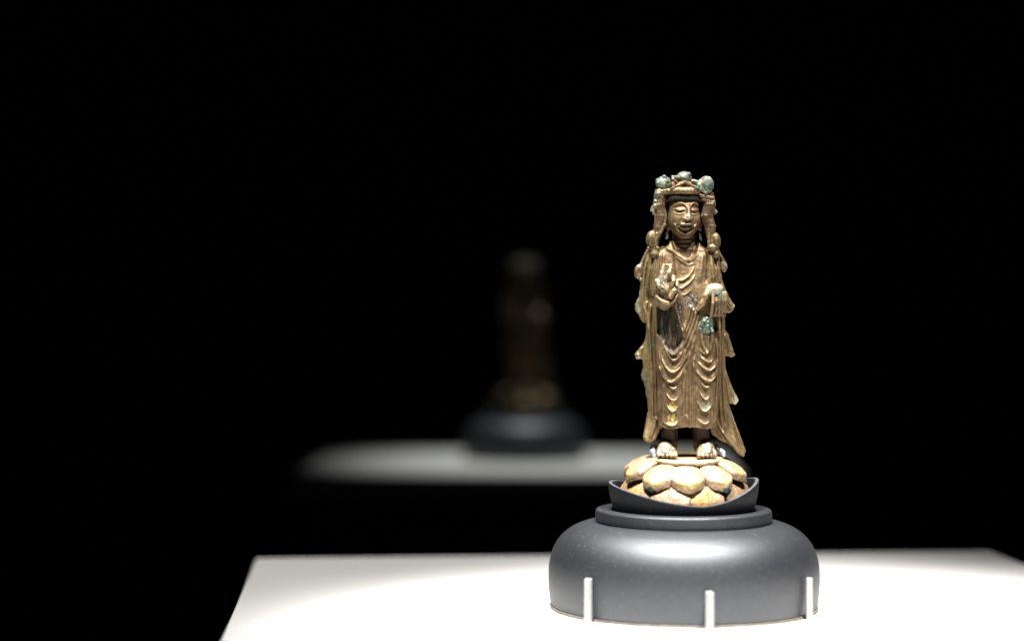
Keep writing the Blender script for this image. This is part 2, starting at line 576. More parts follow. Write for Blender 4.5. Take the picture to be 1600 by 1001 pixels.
def cradle(loc, label, sc_=1.0):
    n = 200
    a = np.linspace(0, 2 * np.pi, n, endpoint=False)
    sn = np.abs(np.sin(a - .13 * np.cos(a)))
    # a = angle from the front; X = r sin a ; front is F = r cos a
    side = np.where(np.sin(a) > 0, 29.0, 23.0)
    tilt = 0.07
    rim = 168 + side * sn**1.7 + 3 * (1 - np.cos(a)) - 2.0 * np.sin(a) * (1 - sn)
    rows = []
    prof_out = [(60, 140), (95, 140), (102, 141.5), (106, 145), (109, 152), (112, 160)]
    for (r, z) in prof_out:
        rows.append((np.full(n, float(r)), np.full(n, float(z))))
    for t in (0.25, .5, .75, .93):
        rows.append((112 + 5.5 * np.sin(t * np.pi / 2), 160 + (rim - 160) * t))
    rows.append((np.full(n, 117.3), rim - .6)); rows.append((np.full(n, 116.4), rim)); rows.append((np.full(n, 112.4), rim)); rows.append((np.full(n, 111.3), rim - .8))
    for t in (.7, .4):
        rows.append((111 - 4 * (1 - t), 150 + (rim - 150) * t))
    rows.append((np.full(n, 104.), np.full(n, 148.))); rows.append((np.full(n, 60.), np.full(n, 147.)))
    V = np.concatenate([np.stack([r * np.sin(a) * np.ones(n), -r * np.cos(a), z * np.ones(n)], 1) for r, z in rows]) * S
    k = len(rows); j = np.arange(n); j2 = (j + 1) % n
    Q = np.concatenate([np.stack([i * n + j, i * n + j2, ((i + 1) % k) * n + j2, ((i + 1) % k) * n + j], 1) for i in range(k)])
    me = mesh_np('cradle', V, Q)
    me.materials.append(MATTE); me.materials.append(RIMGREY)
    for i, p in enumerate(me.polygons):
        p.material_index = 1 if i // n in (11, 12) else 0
    o = obj('cradle', me, GRAPHITE, None, loc)
    o.scale = (sc_, sc_, sc_)
    tag(o, label, 'cradle', 'curved cradles')
    return o


BASE = (0, 0, TOP)
FAR = (-228 * S, 2960 * S, TOP)  # added copy of the display, built in place of its glass reflection
FAR_SCALE = .91
mount_base(BASE, 'graphite domed stand with a collar, standing on the bright plinth')
mount_base(FAR, 'dark blurred copy of the domed stand behind, standing in for its glass reflection', FAR_SCALE)
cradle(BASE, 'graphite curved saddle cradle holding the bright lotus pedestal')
cradle(FAR, 'dark blurred copy of the cradle behind, standing in for its glass reflection', FAR_SCALE)


def pin(x, f, hgt, lean, label):
    bm = bmesh.new()
    w = 4.9
    sec = [(-w, -4), (w, -4), (w, 4), (-w, 4)]
    rings = []
    for t, sc_, dz in ((0, 1, 0), (.5, .99, 0), (.97, .98, 0), (1, .98, 0)):
        rings.append([bm.verts.new(((px * sc_ + lean * t) * S, py * sc_ * S, (hgt * t + (1.2 if py > 0 and t == 1 else 0)) * S)) for px, py in sec])
    for i in range(3):
        for q in range(4):
            bm.faces.new((rings[i][q], rings[i][(q + 1) % 4], rings[i + 1][(q + 1) % 4], rings[i + 1][q]))
    bm.faces.new(rings[-1]); bm.faces.new(rings[0][::-1])
    bmesh.ops.recalc_face_normals(bm, faces=bm.faces)
    bmesh.ops.bevel(bm, geom=list(bm.edges), offset=.3 * S, segments=1, affect='EDGES')
    me = bpy.data.meshes.new('retaining_pin')
    bm.to_mesh(me); bm.free()
    o = obj('retaining_pin', me, PINWHITE, None, (x * S, -f * S, TOP))
    o.rotation_euler.z = math.atan2(x, f) + .35
    tag(o, label, 'pin', 'white pins around the base')
    return o


pin(-155, 153, 64, 0, 'white pin against the left front of the domed base')
pin(19, 216, 54, 0, 'white pin against the middle front of the domed base')
pin(178, 127, 62, -2, 'white pin at the right edge of the domed base')

# ------------------------------------------------------------------ patina colours, some also painting in light and shade (linear, alpha = metalness)
BROWN = np.array([.180, .118, .062]); TAN = np.array([.27, .190, .102]); OLIVE = np.array([.20, .150, .068])
GREEN = np.array([.10, .155, .12]); PALEGREEN = np.array([.27, .32, .25]); GOLD = np.array([.80, .58, .20])
BLACK = np.array([.02, .022, .02]); TEAL = np.array([.012, .045, .045]); UMBER = np.array([.062, .036, .020])


def ell2(P, x, y, rx, ry, soft=.4):
    r = np.sqrt(((P[:, 0] - x) / rx)**2 + ((P[:, 2] - y) / ry)**2)
    return sstep(1 + soft, 1 - soft, r)


def polymask(P, pts, soft=2.0):
    xs = np.arange(min(p[0] for p in pts) - 8, max(p[0] for p in pts) + 8, .6)
    ys = np.arange(min(p[1] for p in pts) - 8, max(p[1] for p in pts) + 8, .6)
    sd = poly_sd(pts, xs, ys)
    i = np.clip(((P[:, 0] - xs[0]) / .6).round().astype(int), 0, len(xs) - 1)
    j = np.clip(((P[:, 2] - ys[0]) / .6).round().astype(int), 0, len(ys) - 1)
    return sstep(soft, -soft, sd[i, j])


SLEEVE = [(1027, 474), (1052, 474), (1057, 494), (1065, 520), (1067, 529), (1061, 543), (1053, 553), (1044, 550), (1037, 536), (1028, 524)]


def mixc(C, col, w):
    return C * (1 - w[:, None]) + np.asarray(col) * w[:, None]


def base_color(P, base=BROWN, alt=TAN, amt=.5):
    n = fbm(P, 22, 1)
    C = np.repeat(np.asarray(base, float)[None], len(P), 0)
    C = mixc(C, alt, sstep(.42, .68, n) * amt)
    C = mixc(C, UMBER, sstep(.55, .75, fbm(P, 13, 9)) * .55)
    return C


def finish(cl, name, parent, color_fn, origin, rough=.35, rscale=5.0, it=2):
    V, Q = cl.nets()
    V = relax(V, Q, it, .5)
    Nn = normals(V, Q)
    V = V + Nn * ((fbm(V, rscale, 2) - .5) * 2 * rough)[:, None]
    C = color_fn(V, Nn)
    if C.shape[1] == 3:
        C = np.concatenate([C, np.full((len(C), 1), .6)], 1)
    W = np.stack([(V[:, 0] - origin[0]), -(V[:, 1] - origin[1]), (origin[2] - V[:, 2])], 1) * S
    me = mesh_np(name, W, Q)
    set_color(me, C)
    return obj(name, me, BRONZE, parent)


# origin of the statue: centre under its feet
ORG = (1075.0, 0.0, 712.0)
STATUE_LOC = (5 * S, 0, TOP + (947 - 712) * S)


# ---- robe ------------------------------------------------------------------
def robe_clay():
    cl = Clay((1004, 1142), (-20, 50), (376, 688), .5)
    x, y = cl.x, cl.y
    key = np.array([(376, 1048, 1094, 10, 10), (384, 1041, 1099, 12, 11), (391, 1028, 1110, 15, 12), (400, 1020, 1117, 17, 13), (420, 1014, 1124, 21, 14),
                    (450, 1014, 1127, 24, 14), (480, 1018, 1127, 25, 14), (520, 1022, 1127, 26, 14), (560, 1023, 1125, 25, 14),
                    (600, 1025, 1125, 24, 14), (640, 1026, 1124, 24, 14), (665, 1028, 1122, 25, 13), (690, 1025, 1125, 28, 13)], float)
    Lx, Rx, Df, Db = (np.interp(y, key[:, 0], key[:, i]).astype(np.float32) for i in (1, 2, 3, 4))
    R = Relief(x, y)
    # legs and belly
    R.blob(1050, 610, 15, 90, 5); R.blob(1105, 610, 14, 90, 5)
    R.blob(1075, 470, 26, 26, 2)
    # neck opening and lapels
    R.poly([(1050, 372), (1055, 390), (1068, 400), (1079, 406), (1087, 396), (1094, 372)], -10, 2.5)
    R.lip([(1094, 392), (1086, 402), (1078, 407), (1068, 401), (1056, 393), (1042, 385)], 3.2, 7, .1)
    R.ridge([(1041, 386), (1049, 391), (1060, 400), (1075, 410)], 2.2, 2.6, .1)
    R.ridge([(1054, 400), (1066, 409), (1076, 414), (1086, 411)], 1.8, 2.0, .2)
    R.ridge([(1084, 394), (1080, 402), (1073, 412)], 3.2, 2.6, .2)
    R.ridge([(1099, 395), (1096, 415), (1092, 442)], 4.0, 4.2, .15)
    R.ridge([(1107, 393), (1105, 420), (1103, 444)], -3.0, 1.6, .15)
    R.ridge([(1112, 393), (1113, 415), (1116, 440)], 3.4, 3.6, .12)
    R.ridge([(1120, 397), (1123, 420), (1127, 446)], 2.6, 2.2, .12)
    for x0, x1, hh in ((1020, 1010, 2.4), (1026, 1019, 3.0), (1032, 1024, 2.6), (1038, 1034, 2.2)):
        R.ridge([(x0, 392), ((x0 + x1) / 2, 425), (x1, 462)], hh, 2.2, .12)
    R.ridge([(1052, 398), (1054, 420), (1056, 440)], -2.4, 1.3, .2)
    # chest folds
    R.lip([(1057, 437), (1064, 438.5), (1072, 434.5), (1079, 428), (1087, 413)], 3.4, 6, .12)
    R.lip([(1060, 450), (1066, 449.5), (1073, 445), (1081, 438), (1088, 426)], 3.2, 5, .12)
    R.lip([(1062, 462), (1072, 459), (1082, 451)], 1.8, 5, .2)
    # sash down from the raised hand, and pleats from the other hand
    R.ridge([(1056, 436), (1059, 455), (1063, 480), (1067, 505), (1070, 522)], 3.0, 4.0, .1)
    R.ridge([(1052, 470), (1057, 490), (1064, 514), (1067, 524)], 3.2, 2.0, .12)
    R.ridge([(1062, 468), (1065, 490), (1070, 510)], -2.0, 1.2, .2)
    R.ridge([(1080, 476), (1074, 498), (1065, 523)], 4.2, 1.9, .1)
    R.ridge([(1084, 481), (1078, 502), (1068, 527)], 3.0, 1.5, .1)
    R.ridge([(1088, 484), (1083, 503), (1072, 531), (1062, 548)], 4.0, 1.8, .1)
    R.ridge([(1092, 487), (1087, 507), (1078, 533), (1065, 556)], 3.4, 2.0, .1)
    R.ridge([(1094, 500), (1088, 520), (1080, 545), (1073, 562)], 2.2, 3.0, .15)
    # hollow of the hanging sleeve
    R.poly([(1028, 480), (1051, 477), (1056, 494), (1064, 520), (1066, 528), (1061, 541), (1052, 551), (1044, 547), (1038, 534), (1029, 520)], -6.5, 2.5)
    R.ridge([(1048, 480), (1046, 510), (1045, 545)], 5, 2.0, .1)
    R.ridge([(1036, 482), (1036, 510), (1040, 538)], 4, 1.8, .1); R.ridge([(1041, 480), (1041, 512), (1043, 542)], 3, 1.2, .15)
    R.ridge([(1058, 500), (1057, 522), (1053, 545)], 4, 1.8, .12)
    R.ridge([(1053, 516), (1052, 530), (1050, 543)], 2.5, 1.2, .2)
    R.lip([(1041, 540), (1046, 550), (1052, 552.5), (1058, 548), (1066, 534)], 4.5, 3, .1)
    # garlands over the left leg
    R.lip([(1038.5, 538), (1043, 553), (1051, 561.5), (1060, 557), (1072, 538)], 4.2, 5, .1)
    R.lip([(1032, 551), (1038, 570), (1048.5, 580), (1060, 575), (1070, 560), (1080, 540)], 4.4, 6, .1)
    R.lip([(1027.5, 560), (1035, 586), (1047, 595.5), (1060, 588), (1073, 574)], 4.6, 6, .1)
    R.lip([(1043, 597), (1048, 604), (1054, 605.5), (1061, 598)], 3.6, 5, .12)
    R.lip([(1038, 607), (1045, 620), (1054, 623.5), (1062, 615)], 3.8, 6, .12)
    R.lip([(1039, 626), (1045, 637), (1052, 640.5), (1061, 632)], 3.8, 6, .12)
    R.lip([(1032, 655), (1044, 661.5), (1054, 661.5), (1063, 652)], 3.4, 6, .12)
    # garlands over the right leg
    R.lip([(1090, 540), (1096, 549), (1104, 551), (1110, 545)], 3.0, 4, .15)
    R.lip([(1091, 553), (1099, 561), (1109, 564.5), (1117, 556)], 4.0, 5, .12)
    R.lip([(1088, 562), (1097, 572.5), (1109, 577.5), (1119, 569), (1121, 558)], 4.2, 5, .1)
    R.lip([(1084, 573), (1095, 588), (1108, 594), (1117, 587), (1121, 572)], 4.4, 6, .1)
    R.lip([(1088, 588), (1096, 599), (1104, 603.5), (1113, 598)], 3.6, 5, .12)
    R.lip([(1091, 607), (1097, 619), (1104, 622), (1112, 612)], 3.8, 6, .12)
    R.lip([(1088, 624), (1094, 637), (1103, 640.5), (1113, 630)], 3.8, 6, .12)
    R.lip([(1086, 650), (1095, 658), (1103, 660), (1113, 652)], 3.4, 6, .12)
    for pts, h, w in (([(1055, 592), (1066, 578), (1077, 555), (1084, 524)], 2.8, 2.0), ([(1054, 577), (1065, 562), (1075, 540), (1082, 512)], 2.4, 1.6),
                      ([(1030, 545), (1032, 566), (1038, 586), (1046, 596)], 2.2, 1.4), ([(1084, 578), (1081, 560), (1083, 538)], 2.2, 1.8),
                      ([(1120, 540), (1121, 560), (1117, 580), (1110, 592)], 2.4, 1.4), ([(1092, 600), (1086, 585), (1082, 566)], 2.2, 1.6),
                      ([(1062, 606), (1068, 592), (1072, 575)], 2.0, 1.6), ([(1037, 612), (1033, 590), (1030, 570)], 2.0, 1.6),
                      ([(1062, 642), (1066, 622), (1068, 600)], 1.8, 1.5), ([(1092, 642), (1089, 622), (1088, 600)], 1.8, 1.5)):
        R.ridge(pts, h, w, .2)
    # pleats between and beside the legs
    R.ridge([(1077, 548), (1078, 600), (1078, 672)], 4.0, 2.6, .1)
    R.ridge([(1084, 552), (1084.5, 600), (1084, 668)], 3.4, 2.2, .1)
    R.ridge([(1070, 570), (1069, 610), (1068, 660)], 2.8, 2.0, .15)
    R.ridge([(1063, 600), (1062, 640), (1063, 668)], 2.0, 2.0, .2)
    R.ridge([(1038, 590), (1037, 630), (1035, 660)], 2.8, 2.0, .15)
    R.ridge([(1113, 585), (1114, 630), (1112, 655)], 2.4, 1.8, .15)
    R.ridge([(1120, 525), (1120.5, 590), (1118, 660)], 4.2, 2.0, .1)
    R.ridge([(1066, 655), (1071, 648), (1076, 658)], 2.2, 2.0, .2)
    # short fold tip of the right sleeve
    R.poly([(1092, 512), (1105, 514), (1115, 527), (1112, 545), (1104, 553), (1098, 546), (1093, 530)], 4, 1.5)
    R.ridge([(1099, 516), (1100, 532), (1104, 548)], -2.5, 1.4, .2)
    R.ridge([(1107, 520), (1106, 534), (1106, 548)], 2.0, 1.2, .2)
    R.poly([(1114, 494), (1134, 494), (1134, 514), (1116, 518)], -6, 2.0)
    # hem
    R.lip([(1031, 669), (1046, 673.5), (1063, 672)], 3.2, 5, .1)
    R.lip([(1084, 672), (1098, 673.5), (1116, 669)], 3.2, 5, .1)
    # build the field
    cx, w = (Lx + Rx) / 2, (Rx - Lx) / 2
    u = np.abs((x[:, None, None] - cx) / w)
    ff = cl.f[None, :, None]
    v = np.abs(ff / np.where(ff > 0, Df, Db))
    rr = (u**2.5 + v**2.5)**(1 / 2.5)
    d = (rr - 1) * np.minimum(w, Df)
    mask = sstep(-4, 6, cl.f)[None, :, None]
    d = d - R.z[:, None, :] * mask * .98
    hem = np.interp(x, [1028, 1036, 1050, 1062, 1066, 1082, 1086, 1100, 1113, 1120], [678, 683, 682, 681, 676, 677, 681, 684, 683, 679])
    d = np.maximum(d, (y[None, :] - hem[:, None])[:, None, :])
    # hollow the underside
    d = np.maximum(d, -np.maximum(np.maximum(rr * 1.0 - .82, 0) * 20 + (662 - y)[None, None, :], (664 - y)[None, None, :]))
    cl.d = np.minimum(cl.d, d).astype(np.float32)
    # corroded lump below the hand
    cl.ell((1104, 27, 507), (10, 8, 12), 2)
    for k in range(7):
        rs = np.random.RandomState(k)
        cl.ell((1104 + rs.uniform(-8, 8), 33 + rs.uniform(-2, 2), 507 + rs.uniform(-10, 10)), (3, 2.4, 2.6), 1)
    return cl


def robe_color(P, Nn):
    C = base_color(P)
    n = fbm(P, 9, 4)
    C = mixc(C, OLIVE, sstep(1034, 1022, P[:, 0]) * sstep(.3, .6, n) * .8)
    C = mixc(C, OLIVE, ell2(P, 1113, 418, 7, 24) * .8)
    dark = polymask(P, SLEEVE, 7.0) * sstep(.26, .55, fbm(P, 8, 11) + .12)  # darker over the hollow of the hanging sleeve
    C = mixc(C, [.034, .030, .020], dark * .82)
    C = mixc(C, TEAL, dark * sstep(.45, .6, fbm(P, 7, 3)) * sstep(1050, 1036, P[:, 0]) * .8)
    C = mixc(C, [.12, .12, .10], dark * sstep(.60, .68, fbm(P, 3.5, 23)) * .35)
    C = mixc(C, GREEN, ell2(P, 1104, 507, 12, 14, .25) * .9)
    C = mixc(C, PALEGREEN * .8, ell2(P, 1104, 507, 12, 14, .25) * sstep(.5, .62, fbm(P, 4, 8)))
    C = mixc(C, TEAL, ell2(P, 1104, 509, 11, 12, .4) * sstep(.5, .6, fbm(P, 5, 31)) * .8)
    sp = np.maximum(ell2(P, 1081, 471, 11, 11, .3), .7 * ell2(P, 1060, 486, 5, 26, .4))
    C = mixc(C, BLACK, sp * (vnoise(P @ ROT1, 1.7, 4) > .55))
    C = mixc(C, [.30, .30, .30], sp * (vnoise(P @ ROT2, 1.7, 14) > .68))
    C = mixc(C, UMBER, ell2(P, 1030, 592, 8, 14, .5) * .6)
    g = np.maximum(ell2(P, 1051, 633, 6, 7, .3), ell2(P, 1050, 653, 7, 9, .3)) * sstep(.35, .5, fbm(P, 5, 6))
    C = mixc(C, GOLD, g)
    C = mixc(C, [.33, .34, .24], ell2(P, 1102, 632, 8, 7, .4) * .7)
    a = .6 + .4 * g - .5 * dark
    return np.concatenate([C, a[:, None]], 1)


# ---- cloak -----------------------------------------------------------------
def cloak_clay():
    cl = Clay((988, 1172), (-26, 30), (380, 718), .62)
    x, y = cl.x, cl.y
    outline = [(1020, 388), (1012, 400), (1008, 415), (1004, 436), (1001, 462), (995, 476), (994.5, 484), (999, 489), (1006, 502), (1012, 505),
               (1012, 520), (1010, 532), (1001, 545), (994, 554), (996, 560), (1006, 560.5), (1008, 570), (1003.5, 586), (1011, 606), (1013.6, 626),
               (1015, 640), (1013, 651), (1006.5, 682), (1009, 688), (1017, 690.5), (1027, 685), (1033, 673), (1042, 655), (1108, 655),
               (1113, 676), (1122, 684), (1134, 691), (1145, 697), (1157, 710), (1164.5, 714), (1167.5, 704), (1160, 683), (1152, 663), (1146, 646), (1141.5, 631),
               (1146, 629.5), (1153, 632), (1157, 626), (1152, 615), (1147, 606), (1141, 591), (1135, 571), (1135.5, 555.5), (1146, 558), (1151, 555),
               (1148, 545), (1140, 521), (1134.5, 514), (1135, 488.5), (1144, 488), (1151.5, 478), (1141, 463), (1132, 443), (1128, 424), (1125.5, 400),
               (1120, 388), (1100, 384), (1095, 400), (1048, 400), (1040, 384)]
    rs = np.random.RandomState(3)
    sd = poly_sd(outline, x, y)
    nz = (fbm(np.stack([np.repeat(x, len(y)), np.zeros(len(x) * len(y)), np.tile(y, len(x))], 1), 5, 4) - .5).reshape(len(x), len(y))
    sd = sd + nz * 2.6
    R = Relief(x, y)
    for (pts, h, w) in [
        ([(1014, 398), (1008, 430), (1006, 470), (1012, 500), (1016, 540), (1016, 600), (1018, 650)], 3, 3.0),
        ([(1020, 470), (1016, 495), (1018, 540), (1020, 600), (1021, 660)], 5, 2.4),
        ([(1024, 470), (1023, 520), (1025, 590), (1027, 655)], 5, 2.2),
        ([(1012, 470), (1011, 490), (1014, 520)], 3, 2.0),
        ([(1129, 440), (1131, 470), (1130, 505), (1130, 560), (1132, 620), (1138, 670)], 4, 2.4),
        ([(1125, 500), (1125, 560), (1126, 630), (1132, 675), (1150, 700)], 4, 2.4),
        ([(1134, 520), (1140, 540), (1144, 552)], 3, 2.2),
        ([(1131, 450), (1138, 466), (1146, 480)], 3, 2.5),
        ([(1134, 575), (1140, 610), (1148, 650), (1160, 700)], 3.5, 3.0),
        ([(1142, 600), (1147, 615), (1151, 626)], 2.5, 2.0),
        ([(1120, 650), (1128, 672), (1142, 690)], 3, 2.0),
        ([(1003, 541), (1003, 550), (998, 556)], 2.5, 3.0),
        ([(1028, 650), (1022, 668), (1016, 684)], 3, 2.0),
    ]:
        R.ridge(pts, h * 1.5, w * .9, .1)
    R.lip([(1021, 648), (1027, 654), (1034, 656), (1040, 652)], 3, 3, .2)
    R.blob(1014, 672, 7, 12, -2)
    R.blob(1013, 470, 5, 20, 2)
    body = 0.5 + 0 * x
    off = np.clip(np.minimum(x - 1000, 1150 - x) / 26, 0, 1)
    fc = (-8 + 9 * sstep(0, 1, off))[:, None] + np.zeros((1, len(y)))
    fc = fc + 12 * sstep(640, 690, y)[None, :] * sstep(1040, 1015, x)[:, None] + 5 * sstep(650, 700, y)[None, :] * sstep(1110, 1150, x)[:, None]
    fc = fc - 14 * (sstep(1028, 1036, x) * sstep(1122, 1114, x))[:, None] * sstep(655, 640, y)[None, :]
    th = 5.5
    r = 2.5
    ff = cl.f[None, :, None]
    a = np.maximum(sd + r, 0)[:, None, :]
    df = np.where(ff > fc[:, None, :], ff - fc[:, None, :] - R.z[:, None, :], fc[:, None, :] - ff)
    b = np.maximum(df - th + r, 0)
    d = np.sqrt(a * a + b * b) + np.minimum(np.maximum(sd[:, None, :] + r, df - th + r), 0) - r
    cl.d = np.minimum(cl.d, d * .8).astype(np.float32)
    return cl


def cloak_color(P, Nn):
    C = base_color(P, BROWN * 1.15, OLIVE * 1.15, .7)
    C = mixc(C, OLIVE * 1.35, sstep(1024, 1008, P[:, 0]) * .6)
    C = mixc(C, OLIVE * 1.1, sstep(1130, 1145, P[:, 0]) * .5)
    e = np.maximum(sstep(1006, 999, P[:, 0]), sstep(1143, 1150, P[:, 0]) * sstep(680, 640, P[:, 2]))
    C = mixc(C, [.50, .46, .34], e * sstep(.35, .6, fbm(P, 6, 2)) * .8)  # pale outer edges: bright rim light painted into the colour
    C = mixc(C, GREEN, ell2(P, 996, 478, 6, 9) * .6)
    C = mixc(C, GREEN, ell2(P, 1008, 592, 6, 16) * .5)
    C = mixc(C, GREEN, ell2(P, 1018, 540, 5, 10) * .5)
    return C


# ---- head ------------------------------------------------------------------
def head_clay():
    cl = Clay((1036, 1106), (-36, 44), (288, 412), .45)
    x, y = cl.x, cl.y
    cl.ell((1070, -4, 328), (26.5, 27, 36), 0)
    cl.ell((1070.5, 2, 346), (25, 22, 23.5), 8)
    cl.ell((1071, 6, 358), (13, 13, 11), 8)
    neck = Clay((1036, 1106), (-36, 44), (288, 412), .45)
    R = Relief(x, y)
    # brow ridges and eye hollows
    R.blob(1062, 325.5, 7.5, 4.0, -2.6); R.blob(1086, 325.5, 6.5, 4.0, -2.8)
    R.ridge([(1052, 325), (1056, 320), (1063, 318), (1070, 321), (1074, 328)], 1.9, 1.5, .12)
    R.ridge([(1078, 328), (1081, 320.5), (1087, 317.5), (1094, 322)], 1.9, 1.5, .12)
    # closed lids
    R.blob(1062.3, 328.0, 6.8, 3.0, 3.4, flat=1.6); R.blob(1086, 328.4, 5.8, 3.0, 3.2, flat=1.6)
    R.ridge([(1054, 329), (1058, 331.6), (1063, 332.4), (1070, 330.6)], -3.4, 1.0, .1)
    R.ridge([(1079.5, 331.5), (1084, 333), (1089, 332.2), (1093, 330)], -3.4, 1.0, .1)
    R.ridge([(1056, 334), (1062, 335.2), (1068, 333.6)], 1.2, 1.3, .2)
    R.ridge([(1081, 335), (1086, 335.6), (1091, 334)], 1.2, 1.3, .2)
    # nose
    R.ridge([(1076, 318), (1076, 326), (1075.6, 334), (1075, 341)], 1.8, 2.6, .05, h1=8.5, w1=3.4)
    R.blob(1075, 341, 3.2, 2.6, 3.6)
    R.blob(1070.8, 342.6, 2.6, 2.0, 3.6); R.blob(1079.6, 342.6, 2.4, 2.0, 3.4)
    R.ridge([(1069, 346), (1075, 345.6), (1081, 346)], -1.6, 1.2, .1)
    # cheeks
    R.blob(1057, 345, 8, 9, 1.8); R.blob(1089, 345, 6, 9, 1.6)
    R.ridge([(1066, 343), (1061, 348), (1058, 354)], -1.4, 1.6, .2)
    R.ridge([(1083, 343), (1086, 348), (1087, 353)], -1.4, 1.6, .2)
    # mouth
    R.ridge([(1062, 353), (1067, 351.2), (1071.5, 352.0), (1076, 351.0), (1082, 352.6)], 3.0, 1.7, .15)
    R.ridge([(1061.5, 354.0), (1066, 354.7), (1072, 355.0), (1078, 354.2), (1082.5, 353.2)], -2.4, .8, .1)
    R.ridge([(1065, 356.8), (1072, 357.8), (1079, 356.4)], 2.2, 1.4, .25)
    R.ridge([(1059, 355), (1064, 360.5), (1071, 362.2), (1079, 360), (1084, 355)], -3.2, 1.8, .12)
    # chin roll
    R.ridge([(1053.5, 349), (1058, 360), (1069.5, 366.5), (1081, 363), (1088.5, 350)], 3.2, 2.0, .08)
    mask = sstep(-2, 8, cl.f)[None, :, None]
    cl.d = cl.d - R.z[:, None, :] * mask * .92
    # neck with three folds
    cl.cap((1071, -12, 358), (1072, -9, 408), 17, 20, 3)
    for yy, rr in ((376, 18.2), (383, 19.0), (390, 19.8)):
        cl.ell((1071.5, -10.5, yy), (rr - .6, rr + .2, 2.6), 2.2)
    # ears with long lobes and small earrings
    for sx, xe in ((-1, 1045.5), (1, 1096.0)):
        cl.chain([(xe, -6, 322), (xe + sx * .5, -5, 336), (xe + sx * 0, -3, 358)], [4.5, 3.8, 2.8], 2.0)
    cl.chain([(1044.5, -1, 361), (1043.5, 1, 371)], [1.6, 2.8], .8)
    cl.chain([(1095.5, 0, 365), (1097.0, 1, 374)], [1.4, 2.4], .8)
    cl.ell((1094.5, 2, 382), (1.9, 1.9, 1.9), .5)
    return cl


def head_color(P, Nn):
    C = base_color(P, BROWN * 1.0, TAN, .5)
    C = mixc(C, UMBER * .9, sstep(364, 380, P[:, 2]) * .6)  # neck painted darker, imitating the shadow below the chin
    nose = ell2(P, 1074, 339, 4.5, 6, .3)
    C = mixc(C, [.58, .48, .30], nose * sstep(.3, .55, fbm(P, 5, 2)))
    C = mixc(C, GREEN * .8, ell2(P, 1072, 354, 9, 3.2, .4) * .55)
    C = mixc(C, OLIVE, ell2(P, 1056, 340, 10, 14, .5) * .5)
    C = mixc(C, [.05, .042, .035], sstep(314, 311, P[:, 2]) * .9)
    lobe = np.maximum(ell2(P, 1045, 366, 4, 8, .4), ell2(P, 1097, 366, 4, 8, .4))
    C = mixc(C, [.6, .6, .56], np.maximum(lobe * (P[:, 2] > 361), ell2(P, 1094.5, 382, 3, 3)))
    return C


# ---- crown and hair ----------------------------------------------------------
def crown_clay():
    cl = Clay((1016, 1126), (-36, 42), (262, 330), .5)
    cl.ell((1069, -5, 300), (28, 26, 20), 0)
    a = np.linspace(-1.35, 1.35, 16)
    # broad rounded bar over the brow and the dark roll of hair below
    pts = [(1069 + 27.5 * math.sin(t), -4 + 28 * math.cos(t), 299.5) for t in a]
    cl.chain(pts, [5.0] * len(pts), 1.0)
    pts = [(1069 + 28 * math.sin(t), -6 + 28 * math.cos(t), 308.5 + 4.0 * math.sin(t)**2) for t in a]
    cl.chain(pts, [3.6] * len(pts), .8)
    # ledges over the ears
    cl.bx((1037, 10, 301), (9.5, 9, 4.5), 3, 2.5, rot=-.22)
    cl.ell((1030, 14, 304), (6, 7, 5), 2)
    cl.bx((1104, 10, 308), (12, 8, 2.4), 2, 1.6, rot=.20)
    cl.bx((1107, 9, 314), (11, 8, 2.4), 2, 1.6, rot=.26)
    cl.bx((1109, 8, 319.5), (9, 7, 2.2), 2, 1.6, rot=.32)
    # corroded clump at the left
    for k, (px, py, r) in enumerate(((1029, 307, 6.5), (1026.5, 316, 5), (1031, 300, 5), (1025, 323, 4))):
        cl.ell((px, 12 + k, py), (r, r, r * 1.1), 1.5)
    # peaked ornament
    sl, X, F, Y = cl.box((1048, -10, 278), (1096, 34, 300))
    tri = np.maximum(np.abs(X - 1071 + 1.0) * .46 + (283.8 - Y) * .9, Y - 296) * 1.0
    d = np.maximum(tri, np.abs(F - 16) - 8)
    cl.put(sl, d, 1.0)
    cl.cap((1054, 22, 294), (1070, 25.5, 286), 1.7, 1.7, .8); cl.cap((1070, 25.5, 286), (1088, 22, 294), 1.7, 1.7, .8)
    cl.cap((1052, 16, 281), (1061, 16, 290), 2.6, 2.0, 1)
    cl.cap((1052, 14, 278), (1062, 10, 278), 3.0, 3.4, 1)
    cl.cap((1084, 12, 284), (1096, 12, 288), 3.4, 4.5, 1)
    return cl


def crown_color(P, Nn):
    C = base_color(P, BROWN * .9, TAN, .5)
    C = mixc(C, [.03, .028, .026], sstep(304.5, 306, P[:, 2]) * sstep(1040, 1046, P[:, 0]) * sstep(1098, 1092, P[:, 0]) * .92)
    C = mixc(C, GREEN, ell2(P, 1030, 312, 9, 14, .4) * sstep(.3, .5, fbm(P, 5, 5)))
    C = mixc(C, [.05, .20, .16], ell2(P, 1091, 289, 6, 7, .4) * .8)
    C = mixc(C, GREEN, sstep(284, 278, P[:, 2]) * .5)
    return C


def ball_clay(c, r, bumps, seed):
    m = max(r) + 8
    cl = Clay((c[0] - m, c[0] + m), (c[1] - m, c[1] + m), (c[2] - m, c[2] + m), .5)
    cl.ell(c, r, 0)
    rs = np.random.RandomState(seed)
    for _ in range(bumps):
        v = rs.normal(size=3); v /= np.linalg.norm(v)
        q = [c[i] + v[i] * (r[i] - 1) for i in range(3)]
        cl.ell(q, (rs.uniform(2, 4),) * 3, 1.5)
    cl.ell(c, (r[0] * .3,) * 3, 0)
    return cl


